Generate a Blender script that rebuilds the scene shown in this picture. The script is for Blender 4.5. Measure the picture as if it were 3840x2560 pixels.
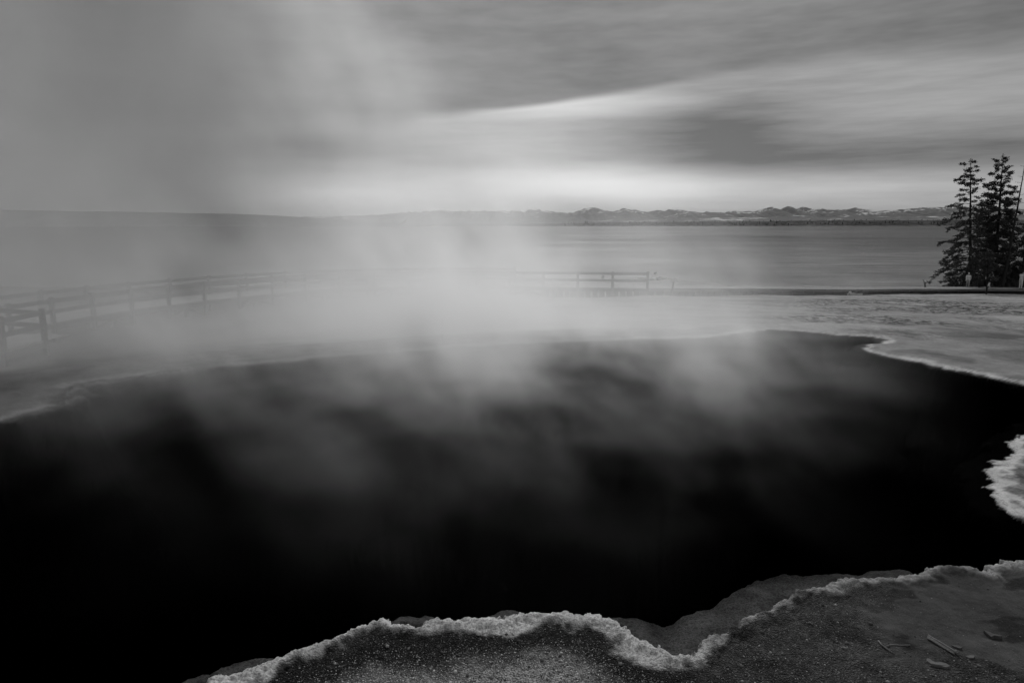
import bpy, bmesh, math, random
import numpy as np
from mathutils import Vector, Matrix

random.seed(7); rng = np.random.default_rng(7)
for o in list(bpy.data.objects): bpy.data.objects.remove(o)
S = bpy.context.scene
COL = S.collection
R = math.radians

# ------------------------------------------------------------------ camera
CAM_H = 2.6; F = 2560.0; HORIZON = 845.0
PITCH = math.atan((1280 - HORIZON) / F)
cd = bpy.data.cameras.new('camera'); cam = bpy.data.objects.new('camera', cd); COL.objects.link(cam)
cam.location = (0, 0, CAM_H); cam.rotation_euler = (math.pi/2 - PITCH, 0, 0)
cd.sensor_width = 36; cd.lens = 24; cd.clip_start = 0.05; cd.clip_end = 90000
S.camera = cam
def ray(u, v):
    x, y, z = (u - 1920) / F, 1.0, -(v - 1280) / F
    c, s = math.cos(PITCH), math.sin(PITCH)
    return x, y * c + z * s, -y * s + z * c
def P(u, v, d):                       # point seen at photo pixel (u, v) at forward distance d
    x, y, z = ray(u, v); k = d / y
    return Vector((x * k, d, CAM_H + z * k))
def G(u, v, z0=0.0):                  # point seen at photo pixel (u, v) on the level z0
    x, y, z = ray(u, v); k = (z0 - CAM_H) / z
    return Vector((x * k, y * k, z0))
def azel(u, v):
    x, y, z = ray(u, v)
    return math.degrees(math.atan2(x, y)), math.degrees(math.atan2(z, math.hypot(x, y)))

# ------------------------------------------------------------------ node expressions
class X:
    """wraps a node socket so that formulas can be written as formulas"""
    tree = None
    def __init__(s, sock): s.s = sock
    @staticmethod
    def op(name, *a, clamp=False):
        n = X.tree.nodes.new('ShaderNodeMath'); n.operation = name; n.use_clamp = clamp
        for i, q in enumerate(a):
            if isinstance(q, X): X.tree.links.new(q.s, n.inputs[i])
            else: n.inputs[i].default_value = float(q)
        return X(n.outputs[0])
    def __add__(s, o): return X.op('ADD', s, o)
    __radd__ = __add__
    def __sub__(s, o): return X.op('SUBTRACT', s, o)
    def __rsub__(s, o): return X.op('SUBTRACT', o, s)
    def __mul__(s, o): return X.op('MULTIPLY', s, o)
    __rmul__ = __mul__
    def __truediv__(s, o): return X.op('DIVIDE', s, o)
    def __neg__(s): return X.op('MULTIPLY', s, -1.0)
def sstep(x, a, b):
    n = X.tree.nodes.new('ShaderNodeMapRange'); n.interpolation_type = 'SMOOTHSTEP'
    X.tree.links.new(x.s, n.inputs[0])
    for i, q in ((1, a), (2, b)):
        if isinstance(q, X): X.tree.links.new(q.s, n.inputs[i])
        else: n.inputs[i].default_value = q
    if not isinstance(a, X) and not isinstance(b, X) and a > b:
        n.inputs[1].default_value = b; n.inputs[2].default_value = a
        n.inputs[3].default_value = 1; n.inputs[4].default_value = 0
    return X(n.outputs[0])
def gauss(x, c, w):
    q = (x - c) / w
    return X.op('EXPONENT', -(q * q))
def mixf(a, b, t): return a + (b - a) * t if isinstance(a, X) or isinstance(b, X) else t * (b - a) + a
def clamp01(x): return X.op('ADD', x, 0.0, clamp=True)
def xmax(a, b): return X.op('MAXIMUM', a, b)
def vec(x, y, z):
    n = X.tree.nodes.new('ShaderNodeCombineXYZ')
    for i, q in enumerate((x, y, z)):
        if isinstance(q, X): X.tree.links.new(q.s, n.inputs[i])
        else: n.inputs[i].default_value = float(q)
    return n.outputs[0]
def sep(sock):
    n = X.tree.nodes.new('ShaderNodeSeparateXYZ'); X.tree.links.new(sock, n.inputs[0])
    return X(n.outputs[0]), X(n.outputs[1]), X(n.outputs[2])
def noise(v, scale=1.0, detail=3.0, rough=0.5, dist=0.0):
    n = X.tree.nodes.new('ShaderNodeTexNoise'); X.tree.links.new(v, n.inputs['Vector'])
    n.inputs['Scale'].default_value = scale; n.inputs['Detail'].default_value = detail
    n.inputs['Roughness'].default_value = rough; n.inputs['Distortion'].default_value = dist
    return X(n.outputs['Fac'])
def voro(v, scale, feat='F1', out='Distance'):
    n = X.tree.nodes.new('ShaderNodeTexVoronoi'); n.feature = feat; X.tree.links.new(v, n.inputs['Vector'])
    n.inputs['Scale'].default_value = scale
    return X(n.outputs[out])
def grey(x):
    n = X.tree.nodes.new('ShaderNodeCombineColor')
    for i in range(3): X.tree.links.new(x.s, n.inputs[i])
    return n.outputs[0]

# ------------------------------------------------------------------ world: an overcast sky with a bright gap above the lake
SUN_AZ, SUN_EL = 11.0, 35.0
W = bpy.data.worlds.new('World'); S.world = W; W.use_nodes = True
X.tree = W.node_tree; W.node_tree.nodes.clear()
tc = X.tree.nodes.new('ShaderNodeTexCoord')
dx, dy, dz = sep(tc.outputs['Generated'])
AZ = X.op('ARCTAN2', dx, dy) * 57.2958
EL = X.op('ARCSINE', X.op('MINIMUM', xmax(dz, -1.0), 1.0)) * 57.2958
nv = vec(dx * 3.0, dy * 3.0, dz * 16.0)
n1 = noise(nv, 1.3, 2, 0.55) - 0.5
n2 = noise(vec(dx * 6.0, dy * 6.0, dz * 60.0), 1.5, 3, 0.6) - 0.5
n3 = noise(vec(dx * 2.0, dy * 2.0, dz * 6.0), 1.1, 1, 0.5) - 0.5
n4 = noise(vec(dx * 4.0, dy * 4.0, dz * 20.0), 2.2, 3, 0.6, 0.0) - 0.5
# lower edge of the main cloud deck
azc = X.op('MINIMUM', xmax(AZ, -60.0), 60.0)
edge = 7.3 + 0.115 * (xmax(azc, -18.0) + 18.0) - 0.075 * xmax(azc - 17.0, 0.0) - 0.08 * xmax(azc - 27.0, 0.0) + n1 * 0.9
soft = 0.30 + sstep(AZ, 10, 34) * 1.2 + sstep(AZ, 0, -12) * 0.7
deck = sstep((EL - edge) / soft, -1.0, 1.0)
Ldeck = 0.102 + n4 * 0.17 + n3 * 0.09 + n2 * 0.03 + gauss(EL - 0.14 * AZ, 13.5, 1.6) * sstep(AZ, 8, 30) * 0.05
Llow = 0.245 + n2 * 0.20 + n1 * 0.10
def blob(a, e, wa, we, amp, tilt=0.0):
    q1 = (AZ - a) / wa; q2 = (EL - e - (AZ - a) * tilt) / we
    return X.op('EXPONENT', -(q1 * q1 + q2 * q2)) * amp
def pb(u, v, wu, wv, amp, tilt=0.0):
    a, e = azel(u, v); return blob(a, e, wu / F * 57.3, wv / F * 57.3, amp, tilt)
Llow = Llow + pb(2150, 395, 420, 42, 0.32, 0.02) + pb(1950, 540, 330, 130, 0.11) - pb(1950, 610, 480, 28, 0.06)
Llow = Llow - pb(2700, 510, 300, 140, 0.23) - pb(2900, 600, 500, 45, 0.03) - pb(3600, 590, 520, 75, 0.17) - pb(3100, 590, 600, 60, 0.06)
Llow = Llow - pb(1150, 545, 300, 60, 0.20) + pb(3400, 400, 400, 60, 0.04)
Llow = Llow + pb(2200, 680, 380, 70, 0.34) + pb(2500, 720, 260, 60, 0.14) + pb(3300, 700, 500, 60, 0.06) + pb(1240, 735, 300, 55, 0.30)
Llow = Llow + blob(14, 2.6, 34, 1.7, 0.20) - blob(20, 1.9, 24, 0.5, 0.06) - pb(2900, 790, 1500, 25, 0.05)
cloud = xmax(mixf(Llow, Ldeck, deck), 0.03)
# away from the bright western sky the overcast is an even mid grey
cloud = mixf(cloud, 0.05 + n3 * 0.03 + n2 * 0.02, sstep(AZ, -9, -26) * 0.9)
front = sstep(xmax(AZ, -AZ), 110, 50)
rear = 0.20 + n3 * 0.10 + n4 * 0.06
cloud = mixf(rear, cloud, front)
sky = X.tree.nodes.new('ShaderNodeTexSky'); sky.sky_type = 'NISHITA'; sky.sun_disc = False
sky.sun_elevation = R(SUN_EL); sky.sun_rotation = R(SUN_AZ)
bwn = X.tree.nodes.new('ShaderNodeRGBToBW'); X.tree.links.new(sky.outputs[0], bwn.inputs[0])
zen = X.op('MINIMUM', (1.0 + 2.0 * xmax(dz, 0.0)) / 1.42, 2.2)
lum = X(bwn.outputs[0]) * 0.06 * 0.12 + cloud * 0.68 * zen
below = sstep(dz, -0.01, 0.0)
lum = mixf(0.12 + n3 * 0.0, lum, below)
bg = X.tree.nodes.new('ShaderNodeBackground'); X.tree.links.new(grey(lum), bg.inputs[0]); bg.inputs[1].default_value = 1.0
wo = X.tree.nodes.new('ShaderNodeOutputWorld'); X.tree.links.new(bg.outputs[0], wo.inputs[0])
W.cycles.sampling_method = 'MANUAL'; W.cycles.sample_map_resolution = 512

sd_ = bpy.data.lights.new('sun', 'SUN'); sun = bpy.data.objects.new('sun', sd_); COL.objects.link(sun)
sd_.energy = 1.5; sd_.angle = R(12); sd_.color = (1, 1, 1)
sdir = Vector((math.sin(R(SUN_AZ)) * math.cos(R(SUN_EL)), math.cos(R(SUN_AZ)) * math.cos(R(SUN_EL)), math.sin(R(SUN_EL))))
sun.rotation_euler = sdir.to_track_quat('Z', 'Y').to_euler()

vs = S.view_settings; vs.view_transform = 'Standard'; vs.look = 'None'; vs.gamma = 1; vs.exposure = 0.58; vs.use_curve_mapping = False
S.render.engine = 'CYCLES'
cy = S.cycles
cy.use_denoising = True
try: cy.denoiser = 'OPENIMAGEDENOISE'
except Exception: pass
cy.max_bounces = 8; cy.diffuse_bounces = 2; cy.glossy_bounces = 3; cy.transmission_bounces = 3
cy.volume_bounces = 3; cy.transparent_max_bounces = 12
cy.volume_step_rate = 6.0; cy.volume_max_steps = 256
cy.use_adaptive_sampling = True; cy.adaptive_threshold = 0.03

# ------------------------------------------------------------------ object helpers
def setp(o, label=None, cat=None, group=None, kind=None):
    if label: o['label'] = label
    if cat: o['category'] = cat
    if group: o['group'] = group
    if kind: o['kind'] = kind
    return o
def link(name, me, mat=None, parent=None, loc=None):
    o = bpy.data.objects.new(name, me); COL.objects.link(o)
    if mat and me is not None and not me.materials: me.materials.append(mat)
    if parent: o.parent = parent
    if loc is not None: o.location = loc
    return o
def empty(name, loc=(0, 0, 0)):
    o = bpy.data.objects.new(name, None); COL.objects.link(o); o.location = loc; o.empty_display_size = 0.2
    return o
def mesh(name, v, f, smooth=False):
    me = bpy.data.meshes.new(name); me.from_pydata([tuple(q) for q in v], [], f); me.update()
    if smooth: me.polygons.foreach_set('use_smooth', [True] * len(me.polygons))
    return me
def mesh_np(name, v, faces, smooth=True):
    me = bpy.data.meshes.new(name); n, k = faces.shape
    me.vertices.add(len(v)); me.vertices.foreach_set('co', np.asarray(v, np.float32).ravel())
    me.loops.add(n * k); me.loops.foreach_set('vertex_index', faces.astype(np.int32).ravel())
    me.polygons.add(n); me.polygons.foreach_set('loop_start', np.arange(0, n * k, k, dtype=np.int32))
    me.polygons.foreach_set('use_smooth', np.full(n, smooth)); me.update(); me.validate()
    return me
def attr(me, name, a):
    at = me.attributes.new(name, 'FLOAT', 'POINT'); at.data.foreach_set('value', np.asarray(a, np.float32))
class MB:
    def __init__(s): s.v = []; s.f = []
    def box(s, c, dims, rot=None, bev=0.0):
        c = Vector(c); hx, hy, hz = [q / 2 for q in dims]; b = min(bev, hx * .6, hy * .6, hz * .6)
        k = len(s.v)
        if b <= 0:
            pts = [Vector((x * hx, y * hy, z * hz)) for x in (-1, 1) for y in (-1, 1) for z in (-1, 1)]
            fs = [(0, 1, 3, 2), (4, 6, 7, 5), (0, 4, 5, 1), (2, 3, 7, 6), (0, 2, 6, 4), (1, 5, 7, 3)]
        else:                         # chamfered along x edges only: 8-gon section
            sec = [(hy - b, hz), (hy, hz - b), (hy, -hz + b), (hy - b, -hz), (-hy + b, -hz), (-hy, -hz + b), (-hy, hz - b), (-hy + b, hz)]
            pts = [Vector((x * hx, y, z)) for x in (-1, 1) for (y, z) in sec]
            fs = [tuple(range(8)), tuple(range(15, 7, -1))] + [(i, i + 8, (i + 1) % 8 + 8, (i + 1) % 8) for i in range(8)]
        for p in pts: s.v.append((rot @ p if rot else p) + c)
        s.f += [tuple(i + k for i in q) for q in fs]
    def bar(s, a, b, w, h, bev=0.008):   # w across, h vertical-ish
        a, b = Vector(a), Vector(b); d = b - a
        xa = d.normalized(); up = Vector((0, 0, 1)) if abs(xa.z) < .95 else Vector((0, 1, 0))
        ya = up.cross(xa).normalized(); za = xa.cross(ya)
        s.box((a + b) / 2, (d.length, w, h), Matrix((xa, ya, za)).transposed(), bev)
    def tube(s, pts, rad, n=8):
        k0 = len(s.v); pts = [Vector(p) for p in pts]
        for i, p in enumerate(pts):
            t = (pts[min(i + 1, len(pts) - 1)] - pts[max(i - 1, 0)]).normalized()
            ref = Vector((0, 0, 1)) if abs(t.z) < .9 else Vector((0, 1, 0))
            a = t.cross(ref).normalized(); b = t.cross(a)
            r = rad[i] if hasattr(rad, '__len__') else rad
            for j in range(n):
                w = 2 * math.pi * j / n; s.v.append(p + (a * math.cos(w) + b * math.sin(w)) * r)
        for i in range(len(pts) - 1):
            for j in range(n):
                s.f.append((k0 + i * n + j, k0 + i * n + (j + 1) % n, k0 + (i + 1) * n + (j + 1) % n, k0 + (i + 1) * n + j))
        s.f.append(tuple(k0 + j for j in range(n - 1, -1, -1))); s.f.append(tuple(k0 + (len(pts) - 1) * n + j for j in range(n)))
    def me(s, name, smooth=False): return mesh(name, s.v, s.f, smooth)

# numpy value noise
def _hash(ix, iy, seed):
    h = (ix.astype(np.int64) * 374761393 + iy.astype(np.int64) * 668265263 + seed * 974711) & 0x7fffffff
    h = ((h ^ (h >> 13)) * 1274126177) & 0x7fffffff
    return ((h ^ (h >> 16)) & 0xffff) / 65535.0
def vn(x, y, seed=0):
    ix, iy = np.floor(x), np.floor(y); fx, fy = x - ix, y - iy
    fx = fx * fx * fx * (fx * (fx * 6 - 15) + 10); fy = fy * fy * fy * (fy * (fy * 6 - 15) + 10)
    a, b = _hash(ix, iy, seed), _hash(ix + 1, iy, seed); c, d = _hash(ix, iy + 1, seed), _hash(ix + 1, iy + 1, seed)
    return (a + (b - a) * fx) + ((c + (d - c) * fx) - (a + (b - a) * fx)) * fy
def fbm(x, y, o=4, seed=0, rough=0.5):
    s = 0; a = 1.0; t = 0
    for i in range(o):
        s = s + a * (vn(x * 2**i * 1.03 + 17 * i, y * 2**i * 0.98 - 9 * i, seed + i) - .5); t += a; a *= rough
    return s / t
def smooth(x, a, b):
    t = np.clip((x - a) / (b - a), 0, 1); return t * t * (3 - 2 * t)

# ------------------------------------------------------------------ materials
def mat(name):
    m = bpy.data.materials.new(name); m.use_nodes = True; m.node_tree.nodes.clear(); X.tree = m.node_tree
    m['out'] = 1
    return m
def finish(m, surf=None, vol=None):
    o = m.node_tree.nodes.new('ShaderNodeOutputMaterial')
    if surf: m.node_tree.links.new(surf, o.inputs[0])
    if vol: m.node_tree.links.new(vol, o.inputs[1])
    return m
def bsdf(col, rough=0.8, spec=0.3, height=None, dist=0.01, strength=1.0):
    b = X.tree.nodes.new('ShaderNodeBsdfPrincipled')
    if isinstance(col, X): X.tree.links.new(grey(col), b.inputs['Base Color'])
    else: b.inputs['Base Color'].default_value = (col, col, col, 1)
    if isinstance(rough, X): X.tree.links.new(rough.s, b.inputs['Roughness'])
    else: b.inputs['Roughness'].default_value = rough
    if isinstance(spec, X): X.tree.links.new(spec.s, b.inputs['Specular IOR Level'])
    else: b.inputs['Specular IOR Level'].default_value = spec
    if height is not None:
        n = X.tree.nodes.new('ShaderNodeBump'); X.tree.links.new(height.s, n.inputs['Height'])
        n.inputs['Distance'].default_value = dist; n.inputs['Strength'].default_value = strength
        X.tree.links.new(n.outputs[0], b.inputs['Normal'])
    return b.outputs[0]
def objco():
    n = X.tree.nodes.new('ShaderNodeTexCoord'); return n.outputs['Object']
def worldco():
    n = X.tree.nodes.new('ShaderNodeNewGeometry'); return n.outputs['Position']
def atr(name):
    n = X.tree.nodes.new('ShaderNodeAttribute'); n.attribute_name = name; return X(n.outputs['Fac'])
def rnd():
    n = X.tree.nodes.new('ShaderNodeObjectInfo'); return X(n.outputs['Random'])
def simple(name, c, var=0.3, scale=8.0, rough=0.8, spec=0.2, bump=0.004):
    m = mat(name); p = objco(); n = noise(p, scale, 4, .6)
    return finish(m, bsdf((n - .5) * (2 * var * c) + c, rough, spec, n, bump))

M = {}
m = mat('weathered_wood'); x, y, z = sep(objco())
g = noise(vec(x * 1.5, y * 14, z * 14), 3.0, 4, .6); q = noise(objco(), 1.2, 3, .6)
M['wood'] = finish(m, bsdf((g * .5 + q * .5) * 0.06 + 0.015 + rnd() * 0.015, .85, .2, g, .006))
m = mat('deck_wood'); x, y, z = sep(objco())
g = noise(vec(x * 14, y * 2, z * 14), 3.0, 4, .6); q = noise(worldco(), .5, 3, .6)
M['deck'] = finish(m, bsdf((g * .5 + q * .5) * 0.16 + 0.05 + rnd() * 0.05, .85, .2, g, .006))
M['dark_wood'] = simple('dark_wood', 0.025)
M['bark'] = simple('bark', 0.030, .6, 6, .95, .05, .02)
M['pale_bark'] = simple('pale_bark', 0.22, .5, 6, .95, .05, .02)
m = mat('needles'); c = noise(worldco(), 1.4, 3, .6)
M['needle'] = finish(m, bsdf(c * 0.075 + 0.012 + rnd() * .01, .7, .15))
M['rock'] = simple('pale_rock', 0.42, .4, 9, .9, .15, .02)
M['dark_rock'] = simple('dark_rock', 0.05, .5, 9, .9, .15, .02)
m = mat('driftwood'); x, y, z = sep(objco())
g = noise(vec(x * 6, y * 90, z * 90), 1.0, 5, .65, .3)
M['drift'] = finish(m, bsdf(g * .30 + 0.02, .9, .1, g, .006))
M['sign_panel'] = simple('sign_panel', 0.55, .1, 9, .5, .4, .001)
M['sign_dark'] = simple('sign_dark', 0.05, .2, 9, .5, .4, .001)
M['skin'] = simple('skin', 0.30, .05, 9); M['cloth_pale'] = simple('cloth_pale', 0.62, .15, 7)
M['cloth_mid'] = simple('cloth_mid', 0.34, .15, 7); M['cloth_dark'] = simple('cloth_dark', 0.018, .2, 7)
M['hair_dark'] = simple('hair_dark', 0.02); M['hair_pale'] = simple('hair_pale', 0.6)
M['white'] = simple('white_feathers', .7, .1)

# ground: mean albedo, speckle and grain come from the ground mesh
m = mat('ground'); p = worldco(); alb = atr('albedo'); spk = atr('speckle'); grn = atr('grain'); cr = atr('crust')
v1 = voro(p, 85.0); v1c = voro(p, 85.0, out='Color'); v2c = voro(p, 38.0, out='Color')
sp_ = sstep(v1c, 0.60, 0.95) * sstep(v1, .55, .25)
nA = noise(p, 26.0, 5, .65); nB = noise(p, 5.0, 4, .6); nC = noise(p, 130.0, 3, .6)
colr = alb * (0.45 + nA * 0.55 + nB * 0.55)
colr = colr * mixf(1.0 + alb * 0.0, 0.35 + v2c * 0.9 + (nC - .5) * .8, grn)
xg, yg, zg = sep(p); gt_ = noise(vec(xg * 4.2, yg * 2.0, 0), 1.0, 4, .75)
colr = colr * (1.0 - atr('turf') * .92 * sstep(gt_, .46, .54)) * (.55 + .9 * gt_)
colr = mixf(colr, 0.58 + alb * 0.0, sp_ * spk)
nD = noise(p, 62.0, 3, .6)
colr = colr * (1.0 - cr * .45 * sstep(nD, .55, .40))
hgt = nA * .5 + nC * .3 + nD * .5 * cr + (0.5 - v1) * grn * 1.2
M['ground'] = finish(m, bsdf(clamp01(colr), .9, (.10 + cr * 0.05) * sstep(zg, -.004, .004) , hgt, .022, 1.0))

# ------------------------------------------------------------------ pool outline (photo pixels at 2352 wide, laid on the water level)
K = 3840 / 2352
far_shore = [(-420, 1010), (-200, 985), (0, 958), (60, 945), (105, 935), (128, 925), (118, 915), (104, 909), (122, 900), (150, 884), (200, 872), (270, 860), (380, 846), (520, 834),
  (640, 826), (680, 823), (720, 818), (800, 811), (870, 806), (1000, 796), (1150, 786), (1300, 780), (1420, 776), (1520, 774), (1600, 771), (1660, 766), (1720, 758), (1760, 754), (1850, 757), (1900, 762),
  (1950, 767), (2010, 770), (2028, 777), (2004, 788), (1992, 798), (2000, 806), (2060, 818), (2130, 827), (2155, 836), (2200, 845), (2260, 855), (2352, 875), (2460, 900)]
right_side = [(2480, 935), (2420, 960), (2380, 985), (2352, 995), (2335, 1002), (2316, 1016), (2326, 1026), (2330, 1036), (2310, 1044), (2290, 1062), (2275, 1072), (2276, 1090), (2292, 1098), (2280, 1112), (2288, 1130), (2306, 1152), (2330, 1168), (2352, 1178), (2420, 1200), (2480, 1240), (2440, 1285)]
near_shore = [(2400, 1296), (2352, 1297), (2300, 1296), (2275, 1310), (2265, 1322), (2220, 1311), (2150, 1307), (2120, 1320), (2080, 1335), (2000, 1338), (1950, 1336), (1900, 1352), (1830, 1364), (1800, 1387), (1775, 1408), (1702, 1424),
  (1690, 1446), (1640, 1477), (1612, 1484), (1616, 1500), (1590, 1516), (1550, 1511), (1500, 1491), (1440, 1456), (1400, 1431), (1370, 1417), (1300, 1419), (1250, 1413), (1200, 1419), (1150, 1429), (1100, 1429), (1050, 1431), (1000, 1431), (975, 1446), (945, 1450), (908, 1440), (880, 1427), (850, 1437),
  (810, 1452), (740, 1482), (650, 1517), (560, 1550), (500, 1570), (380, 1625), (200, 1690), (-100, 1690), (-500, 1560), (-800, 1380), (-700, 1120)]
pool = np.array([tuple(G(a * K, b * K, 0.03).xy) for a, b in far_shore + right_side + near_shore])
def seg_sd(px, py, poly):
    """signed distance to a closed polygon, positive outside"""
    best = np.full(px.shape, 1e9); ins = np.zeros(px.shape, bool)
    n = len(poly)
    for i in range(n):
        ax, ay = poly[i]; bx, by = poly[(i + 1) % n]
        ex, ey = bx - ax, by - ay; l2 = ex * ex + ey * ey + 1e-12
        t = np.clip(((px - ax) * ex + (py - ay) * ey) / l2, 0, 1)
        d = (px - ax - t * ex) ** 2 + (py - ay - t * ey) ** 2
        best = np.minimum(best, d)
        if abs(ey) > 1e-12:
            c = ((ay > py) != (by > py)) & (px < ex * (py - ay) / ey + ax); ins ^= c
    r = np.sqrt(best); return np.where(ins, -r, r)
def shelf_poly(pts): return np.array([tuple(G(a * K, b * K, -0.15).xy) for a, b in pts])
shelves = [(shelf_poly([(1420, 1447), (1500, 1440), (1560, 1434), (1640, 1408), (1700, 1380), (1742, 1333), (1752, 1322), (1790, 1320), (1860, 1328), (1960, 1333), (2060, 1335), (2000, 1352), (1880, 1372), (1800, 1420), (1700, 1470), (1620, 1520), (1560, 1530), (1480, 1490)]), .45),
           (shelf_poly([(915, 1446), (950, 1434), (985, 1430), (1005, 1438), (970, 1460)]), .22), (shelf_poly([(1110, 1432), (1140, 1417), (1165, 1414), (1190, 1421), (1160, 1438)]), .22),
           (shelf_poly([(440, 1580), (500, 1556), (560, 1540), (600, 1540), (520, 1580)]), .22),
           (shelf_poly([(-300, 1030), (-100, 1000), (0, 982), (130, 950), (200, 920), (330, 888), (460, 870), (420, 850), (130, 880), (-100, 950)]), .5)]

# walkway lines
DECK_Z = -0.95
near_rail = [G(a, b, 0.0) for a, b in [(2430, 1018), (2230, 1016), (1978, 1013), (1700, 1011), (1400, 1015), (1150, 1024), (865, 1043), (580, 1068), (310, 1098), (0, 1140), (-500, 1225)]]
low_walk = [P(a, b, d) for a, b, d in [(2430, 1081, near_rail[0].y), (2560, 1081, 40.8), (2700, 1081.5, 43.2), (2980, 1083, 49), (3200, 1086, 54), (3350, 1083, 59), (3600, 1083, 64), (3840, 1085, 66), (4400, 1092, 67)]]
LAKE_Z = -4.6

# ground level through known points
ctl = []
for q in pool[::3]: ctl.append((q[0], q[1], 0.05))
for q in near_rail: ctl += [(q.x, q.y, -1.55 if q.x < 7 else -1.36), (q.x + .0, q.y + 2.6, -1.75 if q.x < 6 else -1.55)]
for q in low_walk: ctl += [(q.x, q.y, q.z - .46), (q.x, q.y + 2.6, q.z - .62)]
for xx in (-75, -45, -20, 0, 12, 25, 38): ctl.append((xx, 80 + (8 if 10 < xx < 22 else 0), -4.52)); ctl.append((xx, 100, -5.6))
for xx, yy, zz in ((50, 74, -4.25), (60, 78, -4.5), (80, 80, -4.5), (50, 88, -5.0), (80, 100, -5.4), (-40, 20, -2.2), (-70, 40, -3), (-30, 5, -.8), (-60, 10, -1.5), (30, 12, -.4), (60, 30, -1.6), (90, 50, -2.6), (0, -2, .05), (8, 0, .1), (-8, 0, .05), (25, 0, .1), (-25, -2, -.2), (14, 8, 0.02), (3, 2, .07), (-3, 2, .05)): ctl.append((xx, yy, zz))
for a, b in ((2290, 1046), (2400, 1040), (2480, 1044), (2330, 1062), (2450, 1062), (2540, 1064)): q = G(a, b, LAKE_Z + .22); ctl.append(tuple(q))
ctl = np.array(ctl)
_d = np.hypot(ctl[:, None, 0] - ctl[None, :, 0], ctl[:, None, 1] - ctl[None, :, 1])
_w = np.linalg.solve(_d + np.eye(len(ctl)) * -0.02, ctl[:, 2])
def base_z(px, py):
    z = np.zeros(px.shape)
    for i in range(len(ctl)): z += _w[i] * np.hypot(px - ctl[i, 0], py - ctl[i, 1])
    return z

def grow(a, b, f): 
    r = [a]
    while r[-1] < b: r.append(r[-1] + max(f * r[-1], 0.001))
    return r
ys = list(np.arange(0.4, 3.3, .10)) + grow(3.3, 5.6, .0026)[0:] + grow(5.63, 8.6, .0038) + grow(8.65, 20, .0062) + grow(20.2, 112, .013)
ys = np.array(ys)
sc = np.arange(-0.82, 0.8201, .0029)
ext = [0.84]
while ext[-1] < 3.2: ext.append(ext[-1] * 1.04)
ss = np.concatenate([-np.array(ext[::-1]), sc, np.array(ext)])
YY, SS = np.meshgrid(ys, ss, indexing='ij'); XX = SS * (YY + 0.0)
XX = np.where(YY < 3.3, SS * 3.3 * (0.6 + 0.4 * YY / 3.3), XX)
px, py = XX.ravel(), YY.ravel()
sdp = seg_sd(px, py, pool)
near = py < 9
# scalloped, crumbly rim
ffar = smooth(py, 8.4, 9.0)
fvar = ffar
sdn = sdp + fbm(px * 7, py * 7, 3, 3) * (.075 + .12 * smooth(py, 5.6, 6.2)) * (1 - ffar) + (fbm(px * 1.6, py * 1.6, 3, 3) * .34 + fbm(px * 4.5, py * 4.5, 3, 4) * .26) * fvar + (np.abs(fbm(px * 16, py * 16, 3, 5)) - .1) * .12 * (1 - ffar)
bz = base_z(px, py)
hull = np.clip(sdp / 1.6, 0, 1)
bz = np.where(sdp < 1.6, np.maximum(bz, 0.04 * (1 - hull) + 0.02), bz)
bz = np.where(sdp < 1.6, bz * hull + (0.045 - .02 * ffar) * (1 - hull), bz)
shelf = np.zeros(px.shape)
for sp, wd in shelves:
    k = seg_sd(px, py, sp) + fbm(px * 6, py * 6, 3, 12) * .15
    shelf = np.maximum(shelf, smooth(k, wd * 1.1, wd * .1))
lip = np.exp(-((sdn - .05) / .06) ** 2) * .030 * (1 - ffar * .5)
fprom = smooth(py, 5.5, 6.0) * (1 - ffar)
nod = (1 - ffar * .8) * (1 - fprom * .6) * ((.25 - np.abs(fbm(px * 17, py * 17, 3, 21))) * .032 + fbm(px * 40, py * 40, 2, 22) * .025) * np.exp(-np.maximum(sdn, 0) / .12)
und = fbm(px * 2.2, py * 2.2, 4, 31) * .05 * smooth(sdn, .05, .6) + fbm(px * 13, py * 13, 3, 41) * .014 * smooth(sdn, .0, .2)
far_und = fbm(px * .35, py * .35, 4, 51) * .16 * smooth(py, 14, 26)
zout = bz + lip + nod + und + far_und
zout = np.where(sdp < .8, zout * (1 - .70 * fprom * smooth(sdp, .8, .3)), zout)
dep = -sdn
zdeep = (-0.16 - 2.6 * smooth(dep, 0.0, 1.1)) * (1 - ffar) + (-.03 - 1.2 * np.clip(dep, 0, 2.2)) * ffar - 0.55 * np.clip(dep, 0, 5)
zshelf = -0.07 - .20 * smooth(dep, .1, .95) + fbm(px * 5, py * 5, 4, 61) * .04
zin = zdeep + (zshelf - zdeep) * shelf
t = smooth(sdn, -.022, .006)
pz_near = zin + (zout - zin) * t
fgeo = smooth(py, 5.5, 5.9)
sh_ = .25
edgef = np.where(sdn > 0, np.minimum(sdn * .16, 1), np.where(sdn > -sh_, sdn * .12, -.12 * sh_ + (sdn + sh_) * 2.2))
zin_f = np.maximum(edgef + (zshelf + .10 - edgef) * shelf * (sdn < -.2), -6)
kf = smooth(sdn, .10, .45)
pz_far = np.where(sdn > 0, edgef * (1 - kf) + zout * kf, zin_f)
pz = pz_near * (1 - fgeo) + pz_far * fgeo
# albedo
al = np.full(px.shape, .30); spk = np.zeros(px.shape); gr = np.zeros(px.shape)
N1 = fbm(px * 3, py * 3, 4, 71); N2 = fbm(px * 9, py * 9, 4, 72); N3 = fbm(px * .5, py * .9, 4, 73); N4 = fbm(px * 1.2, py * 2.6, 4, 74)
left_lobe = smooth(px, 1.35, .75)
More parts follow.
